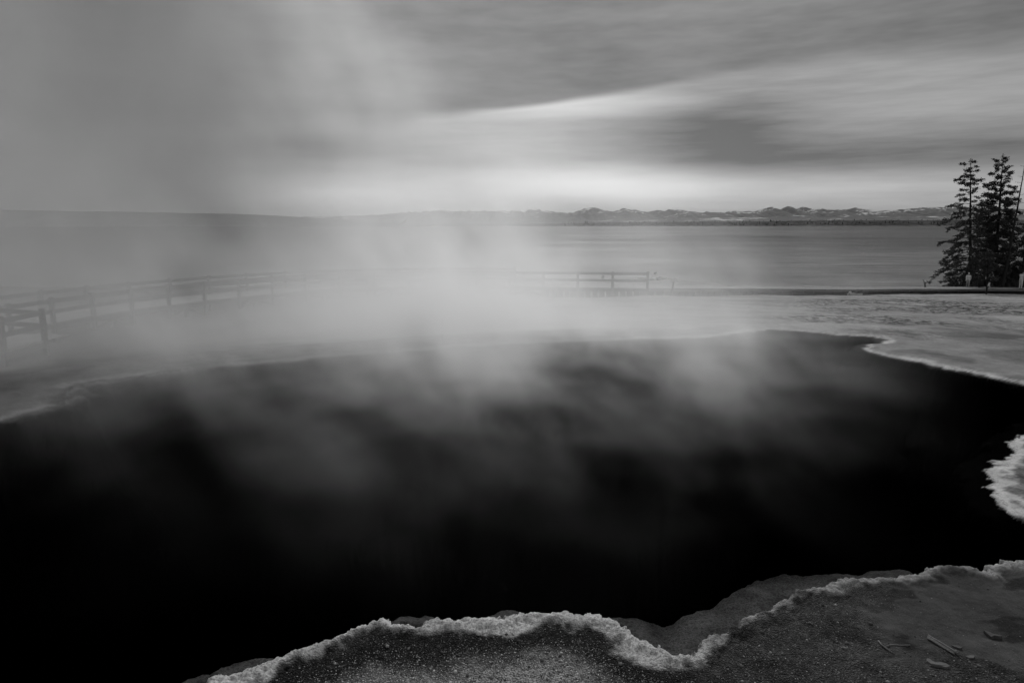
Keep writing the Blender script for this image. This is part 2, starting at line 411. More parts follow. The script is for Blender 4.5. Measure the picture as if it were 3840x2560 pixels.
# near shore
wr = .036 + N1 * .15 + fbm(px * 1.3, py * 1.3, 2, 75) * .18 + .045 * left_lobe
rim = smooth(sdn + N2 * .14, wr + .07, wr - .03)
dark = np.clip(np.exp(-((sdn - .27 - N1 * .25) / .15) ** 2) * 1.15, 0, 1) * left_lobe
al_n = .062 + N1 * .06 + left_lobe * .32 * smooth(sdn + N2 * .1, .30, .65)
al_n = al_n * (1 - .55 * smooth(fbm(px * 5.5, py * 7, 4, 76), .04, .18) * (1 - left_lobe))
al_n = al_n * (1 - dark * .88) + N2 * .045 * (1 - dark * .6)
mudmask = smooth(px - 2.15 + (py - 3.9) * -.45 + N1 * .5, 0, .35) * smooth(py + N1 * .4, 3.55, 3.8)
mudmask = np.maximum(mudmask, np.exp(-(((px - 2.45) / .35) ** 2 + ((py - 3.72) / .14) ** 2)) * .9)
al_n = al_n * (1 - mudmask) + ((.058 + N2 * .04 + N1 * .03) * (1 - .65 * smooth(fbm(px * 3.2, py * 6, 4, 77), .05, .16))) * mudmask
al_n = np.clip(al_n, .012, .5)
cl = .52 * left_lobe + .33 * (1 - left_lobe)
al_n = al_n * (1 - rim) + (cl + N2 * .22 + fbm(px * 30, py * 30, 2, 79) * .22) * rim
nm = 1 - smooth(py, 5.4, 6.0)
spk_n = (.25 + .75 * left_lobe * smooth(sdn, .20, .5)) * (1 - rim) * (1 - mudmask * .8)
gr_n = (1 - rim) * (1 - mudmask)
# far ground: pale sinter, greyer washed flats, dark speckled turf patches
rimf = smooth(sdn + N2 * .08, .17, .05) * (.25 + .75 * smooth(px, -3, 2)) * np.maximum(.25 + .75 * smooth(fbm(px * .8, py * .8, 3, 97), -.10, .08), .85 * smooth(px, 5.5, 6.5))
xo = px / np.maximum(py, .1)
bump = lambda v_, a_, b_, w_: smooth(v_, a_ - w_, a_ + w_) * smooth(v_, b_ + w_, b_ - w_)
gritty = smooth(xo + fbm(px * .25, py * .3, 3, 80) * .25, .28, .40) * smooth(py + fbm(px * .3, py * .3, 3, 82) * 9, 15.5, 18.5)
turf = np.maximum(bump(py + fbm(px * .2, py * .2, 3, 91) * 8, 28, 39, 3) * smooth(xo, .40, .50), bump(py + fbm(px * .3, py * .3, 3, 92) * 6, 18.5, 23.5, 1.5) * bump(xo, .42, .62, .08) * .8)
turf = np.clip(turf * 1.3 * smooth(fbm(px * .5, py * .5, 4, 93), -.22, .02) + gritty * .55 * smooth(fbm(px * .5, py * .5, 4, 94), -.12, .10), 0, 1)
al_f = .225 + N3 * .12 + N4 * .05 + gritty * .075
al_f = al_f * (1 - .40 * smooth(fbm(px * .45, py * .6, 4, 94), .03, .16) * (1 - gritty * .6)) * (1 - .55 * smooth(px, -2, -9) - .27 * smooth(px, -5, -11))
band = np.exp(-((sdn - .8 - N1 * .6) / .4) ** 2) * smooth(fbm(px * .7, py * .7, 4, 96), -.02, .12)
al_f = al_f * (1 - band * .5)
al_f = al_f * (1 - rimf) + (.50 + N2 * .15) * rimf
# right promontory
pm = smooth(px, 4.0, 4.3) * (1 - smooth(py, 9.6, 10.2))
rp = smooth(sdn + N2 * .35, .24, .08)
al_p = (.13 + N1 * .22 + N2 * .25) * (1 - rp) + (.52 + N2 * .14) * rp
al_f = al_f * (1 - pm) + al_p * pm
al = np.where(py < 20, al_n * nm + al_f * (1 - nm), al_f)
spk = spk_n * nm + .15 * (1 - nm) * np.clip(turf + pm, 0, 1); gr = gr_n * nm
turf = turf * (1 - nm) * (sdn > 0) * (1 - pm) + pm * (1 - rp) * .5
au = .002 + (.115 + N1 * .12 + N2 * .10) * np.maximum(shelf, smooth(-sdn, .25, .05) * smooth(py, 10, 11.5) * .6)
wu = smooth(sdn, .004, -.012 - .02 * fprom) * (1 - ffar) + smooth(sdn, .0, -.10) * ffar
al = al * (1 - wu) + au * wu
spk = np.where(sdn < 0, 0, spk); gr = np.where(sdn < 0, 0, gr)
al = np.clip(al, np.where(sdn < 0, .002, .012), .75)
ny, nx = YY.shape
idx = np.arange(ny * nx).reshape(ny, nx)
fc = np.stack([idx[:-1, :-1], idx[:-1, 1:], idx[1:, 1:], idx[1:, :-1]], -1).reshape(-1, 4)
me = mesh_np('ground', np.stack([px, py, pz], 1), fc)
attr(me, 'albedo', al); attr(me, 'speckle', spk); attr(me, 'grain', gr); attr(me, 'crust', np.clip(rim, 0, 1)); attr(me, 'turf', turf)
setp(link('ground', me, M['ground']), kind='structure')
def ground_at(x, y):
    a, b = np.array([float(x)]), np.array([float(y)])
    s = seg_sd(a, b, pool); z = base_z(a, b); h = np.clip(s / 1.6, 0, 1)
    z = np.where(s < 1.6, np.maximum(z, .04 * (1 - h) + .02), z); z = np.where(s < 1.6, z * h + .045 * (1 - h), z)
    z = z + fbm(a * 2.2, b * 2.2, 4, 31) * .05 * smooth(s, .05, .6) + fbm(a * .35, b * .35, 4, 51) * .16 * smooth(b, 14, 26)
    return float(z[0])

# ------------------------------------------------------------------ hot spring water: clear, deep, absorbing
m = mat('spring_water'); p = worldco(); xw, yw, zw = sep(p)
tr = X.tree.nodes.new('ShaderNodeBsdfTransparent')
ab = X.tree.nodes.new('ShaderNodeVolumeAbsorption'); ab.inputs['Color'].default_value = (0, 0, 0, 1); ab.inputs['Density'].default_value = 1.9
M['spring'] = finish(m, tr.outputs[0], ab.outputs[0])
ctr = pool.mean(0)
def hull2(pts):
    pts = sorted(map(tuple, pts)); lo, up = [], []
    for src, dst in ((pts, lo), (pts[::-1], up)):
        for q in src:
            while len(dst) > 1 and (dst[-1][0] - dst[-2][0]) * (q[1] - dst[-2][1]) - (dst[-1][1] - dst[-2][1]) * (q[0] - dst[-2][0]) <= 0: dst.pop()
            dst.append(q)
    return lo[:-1] + up[:-1]
hp = hull2(pool); n = len(hp)
v = [(a, b, 0.0) for a, b in hp] + [(a, b, -7.0) for a, b in hp]
f = [tuple(range(n)), tuple(range(2 * n - 1, n - 1, -1))] + [(i, i + n, (i + 1) % n + n, (i + 1) % n) for i in range(n)]
setp(link('spring_water', mesh('spring_water', v, f), M['spring']), kind='structure')

# ------------------------------------------------------------------ lake
m = mat('lake_water'); p = worldco(); xw, yw, zw = sep(p)
w1 = noise(vec(xw * .05, yw * .16, 0), 1.0, 4, .65); w2 = noise(vec(xw * .010, yw * .022, 4), 1.0, 4, .6); w3 = noise(vec(xw * .0012, yw * .0035, 9), 1.0, 3, .6)
rg = .10 + w2 * .06
nearw = sstep(yw, 420, 70)
dif = X.tree.nodes.new('ShaderNodeBsdfDiffuse'); X.tree.links.new(grey(clamp01(.045 + nearw * .02 + (w1 - .5) * .12 * nearw + (w2 - .5) * .08)), dif.inputs['Color'])
glo = X.tree.nodes.new('ShaderNodeBsdfGlossy'); glo.inputs['Color'].default_value = (.9, .9, .9, 1); X.tree.links.new(rg.s, glo.inputs['Roughness'])
bn = X.tree.nodes.new('ShaderNodeBump'); X.tree.links.new((w1 + w2 * .5).s, bn.inputs['Height']); bn.inputs['Distance'].default_value = .4; bn.inputs['Strength'].default_value = .5
X.tree.links.new(bn.outputs[0], glo.inputs['Normal'])
mxl = X.tree.nodes.new('ShaderNodeMixShader'); X.tree.links.new(clamp01(.215 + nearw * .09 + (w2 - .5) * .30 + (w3 - .5) * .30 + (w1 - .5) * .55 * nearw).s, mxl.inputs[0])
X.tree.links.new(dif.outputs[0], mxl.inputs[1]); X.tree.links.new(glo.outputs[0], mxl.inputs[2])
M['lake'] = finish(m, mxl.outputs[0])
v = [(-30000, 40, LAKE_Z), (30000, 40, LAKE_Z), (30000, 30000, LAKE_Z), (-30000, 30000, LAKE_Z)]
setp(link('lake', mesh('lake', v, [(0, 1, 2, 3)]), M['lake']), kind='structure')

# ------------------------------------------------------------------ far shore, hill and mountains
m = mat('far_land'); p = worldco(); xw, yw, zw = sep(p)
a1 = noise(vec(xw * .02, yw * .004, zw * .08), 1.0, 5, .65); a2 = noise(vec(xw * .002, yw * .002, zw * .03), 1.0, 4, .6)
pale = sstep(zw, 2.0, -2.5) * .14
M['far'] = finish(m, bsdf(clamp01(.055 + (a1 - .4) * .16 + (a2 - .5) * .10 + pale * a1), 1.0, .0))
M['hill'] = simple('hazed_hill_forest', .10, .4, .01, 1.0, 0.0, .1)  # forest albedo lightened: distance haze is painted into the colour
m = mat('hazed_mountain'); p = worldco(); xw, yw, zw = sep(p); geo = X.tree.nodes.new('ShaderNodeNewGeometry')
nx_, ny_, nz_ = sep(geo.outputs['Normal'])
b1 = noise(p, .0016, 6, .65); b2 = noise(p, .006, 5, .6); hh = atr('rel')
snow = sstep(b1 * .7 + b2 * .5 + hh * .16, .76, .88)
M['mount'] = finish(m, bsdf(clamp01(.17 + (b2 - .5) * .14 + (b1 - .5) * .12 + snow * .40), 1.0, 0.0))  # rock grey lifted to carry the haze of the far air; snow on top

def ridge(name, D, pts, depth, rough, seed, matl, u0=None, nxs=360, nys=26, relief=.25, crag=0.0, gain=1.0):
    """a range of hills whose crest stands at distance D; pts = crest in photo pixels"""
    us = np.array([q[0] for q in pts]) * K; vsx = np.array([q[1] for q in pts]) * K
    hs = (np.array([P(a, b, D).z for a, b in zip(us, vsx)]) - LAKE_Z) * gain
    xs = (us - 1920) / F * D / math.cos(PITCH) * .985
    gx = np.linspace(xs[0], xs[-1], nxs); gh = np.interp(gx, xs, hs)
    gy = np.linspace(-1, 1, nys)
    GX, GY = np.meshgrid(gx, gy); H = np.interp(GX, xs, hs) * (1 + crag * fbm(GX / depth * 22, GX * 0, 4, seed + 2, .6))
    sc_ = depth
    fall = np.clip(1 - np.abs(GY), 0, 1) ** .8
    nz = fbm(GX / sc_ * 5, GY * 3, 5, seed, .55); rd = 1 - 2 * np.abs(fbm(GX / sc_ * 7, GY * 2.2, 5, seed + 9, .55))
    Z = H * np.clip(fall * (1 + (rd - .75) * relief * 4 * (1 - fall) + nz * rough), 0, 1.15)
    Z = np.maximum(Z, -2)
    V = np.stack([GX.ravel(), D + (GY * depth + fbm(GX / sc_ * 3, GY * 0 + 3, 3, seed + 4) * depth * .6 * (1 - fall)).ravel(), LAKE_Z + Z.ravel()], 1)
    ii = np.arange(nys * nxs).reshape(nys, nxs)
    fcs = np.stack([ii[:-1, :-1], ii[:-1, 1:], ii[1:, 1:], ii[1:, :-1]], -1).reshape(-1, 4)
    me = mesh_np(name, V, fcs); attr(me, 'rel', (Z / np.maximum(H, 1)).ravel())
    return setp(link(name, me, matl), kind='structure')
crest = [(560, 506), (700, 500), (870, 497), (900, 494), (960, 489), (1010, 486), (1080, 488), (1140, 487), (1205, 488), (1212, 485), (1235, 485), (1245, 488), (1300, 491), (1330, 485), (1355, 480), (1382, 487), (1400, 489), (1430, 483), (1460, 487), (1480, 489), (1520, 487), (1542, 484), (1570, 488), (1605, 491), (1630, 489), (1655, 490), (1690, 488), (1720, 489),
  (1742, 486), (1750, 481), (1759, 477), (1768, 483), (1780, 487), (1792, 481), (1803, 479), (1815, 485), (1822, 486), (1832, 479), (1842, 486), (1852, 489), (1874, 482), (1890, 486), (1905, 488), (1940, 484), (1950, 480), (1965, 483), (1985, 487), (2010, 488), (2050, 486), (2085, 483), (2110, 482), (2140, 479), (2160, 482), (2190, 481), (2230, 485), (2300, 483), (2352, 487), (2500, 480), (2700, 490)]
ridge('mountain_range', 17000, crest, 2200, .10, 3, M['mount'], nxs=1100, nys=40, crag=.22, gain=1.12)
foot = [(1240, 516), (1300, 510), (1400, 505), (1460, 507), (1560, 503), (1640, 500), (1700, 498), (1745, 500), (1800, 497), (1832, 494), (1880, 500), (1960, 496), (2050, 499), (2120, 495), (2200, 499), (2352, 496), (2600, 500)]
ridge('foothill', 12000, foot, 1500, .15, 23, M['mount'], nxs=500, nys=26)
hillc = [(-400, 470), (-100, 478), (100, 482), (275, 485), (400, 487), (540, 490), (640, 494), (720, 499), (800, 505), (870, 510), (940, 514), (1000, 517)]
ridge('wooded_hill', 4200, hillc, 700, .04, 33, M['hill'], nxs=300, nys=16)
bank = [(1000, 515.5), (1100, 515), (1250, 513.5), (1330, 511.5), (1500, 510), (1700, 508.5), (1850, 506.5), (2000, 505.5), (2352, 504.5), (2700, 503)]
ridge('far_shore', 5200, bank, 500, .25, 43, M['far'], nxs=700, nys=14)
# far trees along the bank: a wood that reads as one mass
vv, ff = [], []
for i in range(2600):
    u = (1290 + 1450 * rng.random()) * K; d = 4760 + 560 * rng.random() ** 1.5
    x0 = (u - 1920) / F * d
    hb = np.interp(u / K, [q[0] for q in bank], [P(q[0] * K, q[1] * K, 5200).z for q in bank]) - LAKE_Z
    zb = LAKE_Z + max(0, hb * np.clip(1 - abs(d - 5200) / 500, 0, 1) ** .8 * .8) - 1
    h = (7 + 14 * rng.random() ** 2) * (1.3 if rng.random() < .1 else 1); r = h * (.16 + .1 * rng.random()); k = len(vv)
    for j in range(5): vv.append((x0 + r * math.cos(j * 1.2566), d + r * math.sin(j * 1.2566), zb))
    vv.append((x0, d, zb + h)); ff += [(k + j, k + (j + 1) % 5, k + 5) for j in range(5)]
o = link('far_wood', mesh('far_wood', vv, ff), simple('far_conifer', .03, .4, .02, 1, 0, .1)); setp(o, 'dark line of distant conifers along the far lake shore', 'wood', kind='stuff')

# ------------------------------------------------------------------ steam rising off the spring
m = mat('steam')
pv = X.tree.nodes.new('ShaderNodeVolumePrincipled')
pv.inputs['Color'].default_value = (.995, .995, .995, 1); pv.inputs['Anisotropy'].default_value = .68
pv.inputs['Density'].default_value = 1.0
M['steam'] = finish(m, None, pv.outputs[0])
def steam_volume(name, label, lo, hi, step, field):
    gt = bpy.data.node_groups.new(name + '_field', 'GeometryNodeTree')
    gt.interface.new_socket('Geometry', in_out='OUTPUT', socket_type='NodeSocketGeometry')
    X.tree = gt
    den = field(*sep(gt.nodes.new('GeometryNodeInputPosition').outputs[0]))
    vc = gt.nodes.new('GeometryNodeVolumeCube'); gt.links.new(den.s, vc.inputs['Density'])
    vc.inputs['Min'].default_value = lo; vc.inputs['Max'].default_value = hi
    for i, k in enumerate('XYZ'): vc.inputs['Resolution ' + k].default_value = int((hi[i] - lo[i]) / step)
    sm_ = gt.nodes.new('GeometryNodeSetMaterial'); sm_.inputs['Material'].default_value = M['steam']
    gt.links.new(vc.outputs[0], sm_.inputs[0])
    go = gt.nodes.new('NodeGroupOutput'); gt.links.new(sm_.outputs[0], go.inputs[0])
    mb = MB(); mb.box([(p_ + q_) / 2 for p_, q_ in zip(lo, hi)], [q_ - p_ for p_, q_ in zip(lo, hi)])
    so = link(name, mb.me(name), M['steam']); so.modifiers.new(name + '_field', 'NODES').node_group = gt
    setp(so, label, 'steam', kind='stuff')
def f_mist(xw, yw, zw):
    """puffs torn off the water of the pool"""
    sx = xw / (yw + 1.0); warp = noise(vec(xw * .35, yw * .35, zw * .3), 1.0, 2, .5)
    dr = zw * .55
    n1 = noise(vec((xw + dr) * .28 + warp * .7, yw * .28, zw * .20), 1.0, 2, .5)
    n2 = noise(vec((xw + dr) * .95 + warp * 1.6, yw * .80, zw * .55 - warp), 1.0, 4, .62)
    hgt = .22 + 2.2 * sstep(n1, .38, .68) * (.30 + .70 * sstep(sx, .12, -.04))
    lay = X.op('EXPONENT', -(xmax(zw, 0.0) / hgt))
    reach = sstep(yw, 3.4, 12.6) * sstep(yw, 19.5, 16.5) * sstep(sx, .66, .05) * (.25 + .75 * sstep(sx, -.62, -.10))
    return lay * reach * sstep(n2 * .62 + n1 * .38, .40, .69) * .92 * sstep(zw, 4.2, 2.5)
def f_plume(xw, yw, zw):
    """the thick bank beyond the pool and the tall plumes drifting up and left"""
    sx = xw / (yw + 1.0); warp = noise(vec(xw * .16, yw * .16, zw * .14), 1.0, 2, .5)
    nb = noise(vec(xw * .20 + warp * 1.3, yw * .20, zw * .17 - warp * .9), 1.0, 4, .58)
    nf = noise(vec((xw + zw * .4) * .55 + warp * 2.0, yw * .5, zw * .38 - warp * 1.2), 1.0, 3, .6)
    tear = sstep(nb * .5 + nf * .5, .42, .58)
    bankx = sstep(sx, .13, -.05) * (.09 + .91 * sstep(sx, -.48, -.05))
    bnk = sstep(yw + sstep(xw, -6.0, -12.0) * 3.5, 13.0, 17.5) * sstep(yw, 34.0, 27.0) * bankx * X.op('EXPONENT', -(xmax(zw + .4, 0.0) / (1.0 + 1.6 * sstep(nb, .35, .65)))) * (.16 + .84 * tear) * .25
    core = gauss(xw, -0.9, 3.8) * gauss(yw, 17.0, 3.0) * X.op('EXPONENT', -(xmax(zw, 0.0) / 1.1)) * (.3 + .7 * tear) * 1.1
    veil = sstep(xw, -3.0, -11.0) * sstep(yw, 10.0, 17.0) * sstep(yw, 34.0, 26.0) * (.40 + .60 * sstep(nb, .38, .58)) * (.017 + .016 * sstep(sx, -.50, -.74))
    cx = xw + 4.0 + zw * .16 + (warp - .5) * 5.0
    col = gauss(cx, 0.0, 1.5 + zw * .12) * gauss(yw, 21.0, 4.5) * sstep(zw, -1.0, .5) * sstep(zw, 16.0, 4.0) * (.12 + .88 * tear) * .085
    low = gauss(xw, -14.0, 5.0) * sstep(yw, 10.2, 14.0) * sstep(yw, 26.0, 20.0) * X.op('EXPONENT', -(xmax(zw + .5, 0.0) / 1.6)) * (.4 + .6 * tear) * .045
    return (bnk + core + veil + col + low) * sstep(zw, 20.0, 14.0)
steam_volume('pool_steam', 'torn low steam drifting over the black pool', (-11, 3.4, 0.01), (11, 19.5, 4.2), .085, f_mist)
steam_volume('steam_plume', 'tall white steam plume beyond the pool drifting up the left side', (-42, 10, -2.4), (6, 34.2, 20), .20, f_plume)

# ------------------------------------------------------------------ boardwalks
def resample(pts, step):
    out = [pts[0]]; acc = 0
    for a, b in zip(pts[:-1], pts[1:]):
        L = (b - a).length; t = step - acc
        while t <= L: out.append(a + (b - a) * (t / L)); t += step
        acc = (L - (t - step))
    return out
def tangent(pts, i):
    a = pts[max(0, i - 1)]; b = pts[min(len(pts) - 1, i + 1)]; d = b - a; d.z = 0; return d.normalized()
def smooth_path(pts, n=3):
    pts = [Vector(p) for p in pts]
    for _ in range(n):
        o = [pts[0]]
        for a, b in zip(pts[:-1], pts[1:]): o += [a * .75 + b * .25, a * .25 + b * .75]
        o.append(pts[-1]); pts = o
    return pts
def lay_planks(parent, path, width, pw, gapw, limit=300):
    mb = MB(); mb.box((0, 0, 0), (pw - gapw, width, .045)); pm = mb.me('plank'); pm.materials.append(M['deck'])
    pts = resample(path, pw); rest = MB()
    for i, q in enumerate(pts):
        t = tangent(pts, i); nrm = Vector((-t.y, t.x, 0))
        if nrm.y < 0: nrm = -nrm
        c = q + nrm * (width / 2) + Vector((0, 0, -.0225 + random.uniform(-.004, .004)))
        ang = math.atan2(t.y, t.x)
        if i < limit:
            o = link('plank', pm, parent=parent, loc=c); o.rotation_euler = (0, 0, ang)
        else: rest.box(c, (pw - gapw, width, .045), Matrix.Rotation(ang, 3, 'Z'))
    if rest.v: setp(link('plank_run', rest.me('plank_run'), M['deck'], parent), kind='stuff')

WID = 2.4
# the railed, raised walk in the steam
ew = empty('raised_boardwalk'); setp(ew, 'raised wooden boardwalk with post and rail fences, half lost in steam', 'boardwalk')
rp_ = smooth_path(near_rail, 3)
deckp = [Vector((q.x, q.y, DECK_Z)) for q in rp_]
lay_planks(ew, [q + Vector((0, -.06, 0)) for q in deckp], WID, .19, .012)
def nrm_at(pts, i):
    t = tangent(pts, i); n_ = Vector((-t.y, t.x, 0)); return n_ if n_.y > 0 else -n_
posts = resample(deckp, 2.0)
def fence(points, zc):
    for i, q in enumerate(points):
        gz = ground_at(q.x, q.y) - .1
        mb = MB(); mb.bar((q.x, q.y, gz), (q.x, q.y, .0 + zc), .14, .14, .012); link('post', mb.me('post'), M['wood'], ew)
        if i:
            a = points[i - 1]
            for z0, h in ((-.135, .15), (-.53, .15)):
                mb = MB(); mb.bar((a.x, a.y - .09, z0 + zc), (q.x, q.y - .09, z0 + zc), .045, h, .006); link('rail', mb.me('rail'), M['wood'], ew)
fence(posts, 0)
farp = [q + nrm_at(posts, i) * WID for i, q in enumerate(posts)]
fence(farp[4:], 0.05)
for i in range(1, len(posts)):
    a, q = posts[i - 1], posts[i]
    for off in (.0, WID):
        A = a + nrm_at(posts, i - 1) * off; B = q + nrm_at(posts, i) * off
        mb = MB(); mb.bar((A.x, A.y, DECK_Z - .14), (B.x, B.y, DECK_Z - .14), .09, .18); link('beam', mb.me('beam'), M['dark_wood'], ew)
    if i >= 4:
        mid = (a + q) / 2 + nrm_at(posts, i) * .12; gz = ground_at(mid.x, mid.y)
        for e in (a, q):
            if i % 2: break
            e2 = e + nrm_at(posts, i) * .12
            mb = MB(); mb.bar((mid.x, mid.y, DECK_Z - .26), (e2.x, e2.y, gz + .06), .09, .14); link('brace', mb.me('brace'), M['dark_wood'], ew)
        if i % 2 == 0:
            mb = MB(); mb.bar((mid.x, mid.y, DECK_Z - .24), (mid.x, mid.y, gz - .05), .14, .14); link('pile', mb.me('pile'), M['dark_wood'], ew)
    else:
        n_ = 5
        for j in range(n_):
            c = a + (q - a) * ((j + .5) / n_); c = c + nrm_at(posts, i) * .5
            gz = ground_at(c.x, c.y); tt = tangent(posts, i)
            mb = MB(); mb.bar(c - tt * .145 + Vector((0, 0, 0)), c + tt * .145, .9, 1, 0)
            mb.v = [Vector((p_.x, p_.y, (DECK_Z - .24) if p_.z > c.z else gz - .1)) for p_ in mb.v]
            link('sleeper', mb.me('sleeper'), M['dark_wood'], ew)

# the low walk without rails
lw = empty('low_boardwalk'); setp(lw, 'low plank boardwalk without rails running right towards the pines', 'boardwalk')
lp = smooth_path(low_walk, 3)
lay_planks(lw, lp, WID, .19, .012)
seg = resample(lp, 1.45)
for i in range(1, len(seg)):
    a, q = seg[i - 1], seg[i]
    for off in (.03, WID - .03):
        A = a + nrm_at(seg, i - 1) * off; B = q + nrm_at(seg, i) * off
        mb = MB(); mb.bar(A + Vector((0, 0, -.12)), B + Vector((0, 0, -.12)), .08, .14); link('beam', mb.me('beam'), M['deck'], lw)
    tt = (q - a).normalized()
    parts = [(.02, .40), (.54, .93)] if i < 9 else [(.0, .96)]
    for s0, s1 in parts:
        A = a + (q - a) * s0 + nrm_at(seg, i) * .42; B = a + (q - a) * s1 + nrm_at(seg, i) * .42
        gz = min(ground_at(A.x, A.y), ground_at(B.x, B.y))
        mb = MB(); mb.bar(A, B, .5, 1, 0); top = min(A.z, B.z) - .19; zc = (A.z + B.z) / 2
        mb.v = [Vector((p_.x, p_.y, top if p_.z > zc else gz - .15)) for p_ in mb.v]
        link('sleeper', mb.me('sleeper'), M['dark_wood'], lw)

# ------------------------------------------------------------------ signs
def sign(u, v_base, d, h, tilt, lean, label, pw, phh, face):
    b = P(u, v_base, d); s = empty('trail_sign', b); setp(s, label, 'sign')
    mb = MB(); mb.bar((0, 0, -.15), (lean, 0, h), .10, .10, .01); link('post', mb.me('post'), M['sign_dark'], s)
    mb = MB(); rot = Matrix.Rotation(tilt, 3, 'X') @ Matrix.Rotation(-lean / h, 3, 'Y'); mb.box((lean, -.04, h), (pw, phh, .05), rot, .008); pn = link('panel', mb.me('panel'), M['sign_dark'], s)
    mb = MB(); mb.box(Vector((lean, -.04, h)) + rot @ Vector((0, 0, .028)), (pw - .05, phh - .05, .006), rot); link('panel_face', mb.me('panel_face'), M[face], pn)
sign(2517, 1096, 40.2, .72, R(28), .14, 'dark slanted trail sign on a leaning post by the end of the rail fence', .26, .36, 'sign_dark')
sign(3470, 1076, 64.5, .55, R(40), -.12, 'small dark trail sign with pale top near the pines', .28, .34, 'sign_panel')

# ------------------------------------------------------------------ rocks
def rock(name, loc, dims, seed, matl, label, cat, sub=3, rough=.35, parent=None):
    bm = bmesh.new(); bmesh.ops.create_icosphere(bm, subdivisions=sub, radius=1)
    r = np.random.default_rng(seed); off = r.random(3) * 20
    for v_ in bm.verts:
        q = v_.co.normalized(); k = 1 + rough * (float(fbm(np.array([q.x * 1.6 + off[0] + q.z]), np.array([q.y * 1.6 + off[1] - q.z * .7]), 4, seed)[0]) * 2)
        v_.co = Vector((q.x * dims[0] / 2 * k, q.y * dims[1] / 2 * k, max(q.z, -.55) * dims[2] / 2 * k))
    me_ = bpy.data.meshes.new(name); bm.to_mesh(me_); bm.free()
    o = link(name, me_, matl, parent, loc)
    if label: setp(o, label, cat)
    return o
q = G(3205, 1105, -2.6); q = P(3205, 1104, 52.6); q.z = ground_at(q.x, q.y)
st = empty('hollow_boulder', q); setp(st, 'pale low boulder with dark hollow at the boardwalk edge', 'boulder')
rock('boulder_base', (0, 0, .08), (.95, .7, .34), 3, M['rock'], None, None, 3, .4, st)
rock('hollow_shade', (.10, -.12, .30), (.75, .5, .34), 5, M['dark_rock'], None, None, 3, .6, st)  # dark-coloured lump stands in for the shaded hollow
rock('boulder_side', (-.38, -.05, .16), (.26, .34, .36), 8, M['rock'], None, None, 2, .4, st)
q = G(1796, 2378, .05); q.z = ground_at(q.x, q.y) + .01
rock('stone', q, (.036, .03, .034), 15, M['rock'], 'lone grey stone sitting on the near white crust', 'stone', 2, .3)
q = G(2260, 1041, LAKE_Z); rock('lake_rock', q + Vector((0, 0, .1)), (.5, .4, .5), 17, M['dark_rock'], 'small dark rock in the lake seen between fence rails', 'rock', 2, .3)
# driftwood and cobbles heaped on the gravel spit behind the fence
for i, (u, v_, w_, h_, ml, lb) in enumerate([(2452, 1050, .9, .55, 'rock', 'pale cobble at the heart of the spit heap'), (2466, 1050, .8, .5, 'dark_rock', 'dark cobble beside the pale one on the spit'), (2441, 1051, .6, .35, 'dark_rock', 'dark cobble at the left of the spit heap'), (2474, 1049, .7, .62, 'dark_rock', 'dark cobble at the right of the spit heap'), (2457, 1038, .45, .45, 'dark_rock', 'dark round cobble topping the spit heap')]):
    q = G(u, v_, LAKE_Z + .25); rock('cobble', q + Vector((0, 0, .1 if i < 4 else -.1 + .55)) , (w_, w_, h_), 30 + i, M[ml], lb, 'cobble', 2, .4)['group'] = 'cobbles heaped on the spit'
def log(name, a, b, r0, r1, label, matl, bend=.1, cat='driftwood', n=7):
    a, b = Vector(a), Vector(b); mb = MB(); pts = []; rad = []
    for i in range(n):
        t = i / (n - 1); w = math.sin(t * math.pi) * bend
        pts.append((b - a) * t + Vector((0, 0, 1)) * w * .3 + Vector((.3, 1, 0)).normalized() * w); rad.append((r0 + (r1 - r0) * t) * random.uniform(.85, 1.12))
    mb.tube(pts, rad, 9); return setp(link(name, mb.me(name, True), matl, None, a), label, cat)
log('driftwood_log', G(2392, 1043, LAKE_Z + .35), G(2452, 1047, LAKE_Z + .5), .16, .10, 'pale driftwood log lying left of the spit cobbles', M['rock'], .2)
log('driftwood_log', G(2474, 1047, LAKE_Z + .4), G(2502, 1043, LAKE_Z + .6), .16, .09, 'pale driftwood log pointing right from the spit cobbles', M['rock'], .1)

# foreground wood
def GS(u, v_, lift=.0):
    q = G(u, v_, .06)
    for _ in range(3): q = G(u, v_, ground_at(q.x, q.y))
    q.z += lift; return q
a, b = GS(3476, 2391, .012), GS(3586, 2456, .010)
mb = MB(); L = (b - a).length; sl = empty('weathered_slat', a); setp(sl, 'grey weathered wood sliver lying on the dark mud', 'wood sliver')
for k, (o0, o1, r0, dzv) in enumerate(((0, 1, .008, .004), (.02, .93, .0065, -.001), (.05, .98, .006, -.003))):
    nn = Vector((-(b - a).y, (b - a).x, 0)).normalized() * (k - 1) * -.009; pts = [(b - a) * (o0 + (o1 - o0) * t / 8) + nn + Vector((0, 0, dzv + random.uniform(-.001, .001))) for t in range(9)]
    rr = [r0 * (1 - .55 * abs(t / 8 - .4)) * random.uniform(.9, 1.1) for t in range(9)]
    mb = MB(); mb.tube(pts, rr, 7); link('fibre', mb.me('fibre', True), M['drift'], sl)
def twig(name, px_, r, label):
    pts = [GS(u, v_, r * .9 + l) for u, v_, l in px_]; o0 = pts[0]; mb = MB()
    mb.tube([p_ - o0 for p_ in pts], [r * (1 - .5 * i / len(pts)) for i in range(len(pts))], 7)
    return setp(link(name, mb.me(name, True), M['drift'], None, o0), label, 'twig')
tw = twig('forked_twig', [(3294, 2405, .003), (3302, 2418, .004), (3317, 2429, .004), (3334, 2441, .003), (3353, 2452, 0)], .0048, 'pale forked twig lying on the dark gravel')
o0 = GS(3294, 2405, .0048 * .9 + .003)
pts = [GS(u, v_, .006) - o0 for u, v_ in ((3315, 2427), (3328, 2424), (3340, 2419), (3375, 2421), (3412, 2420))]
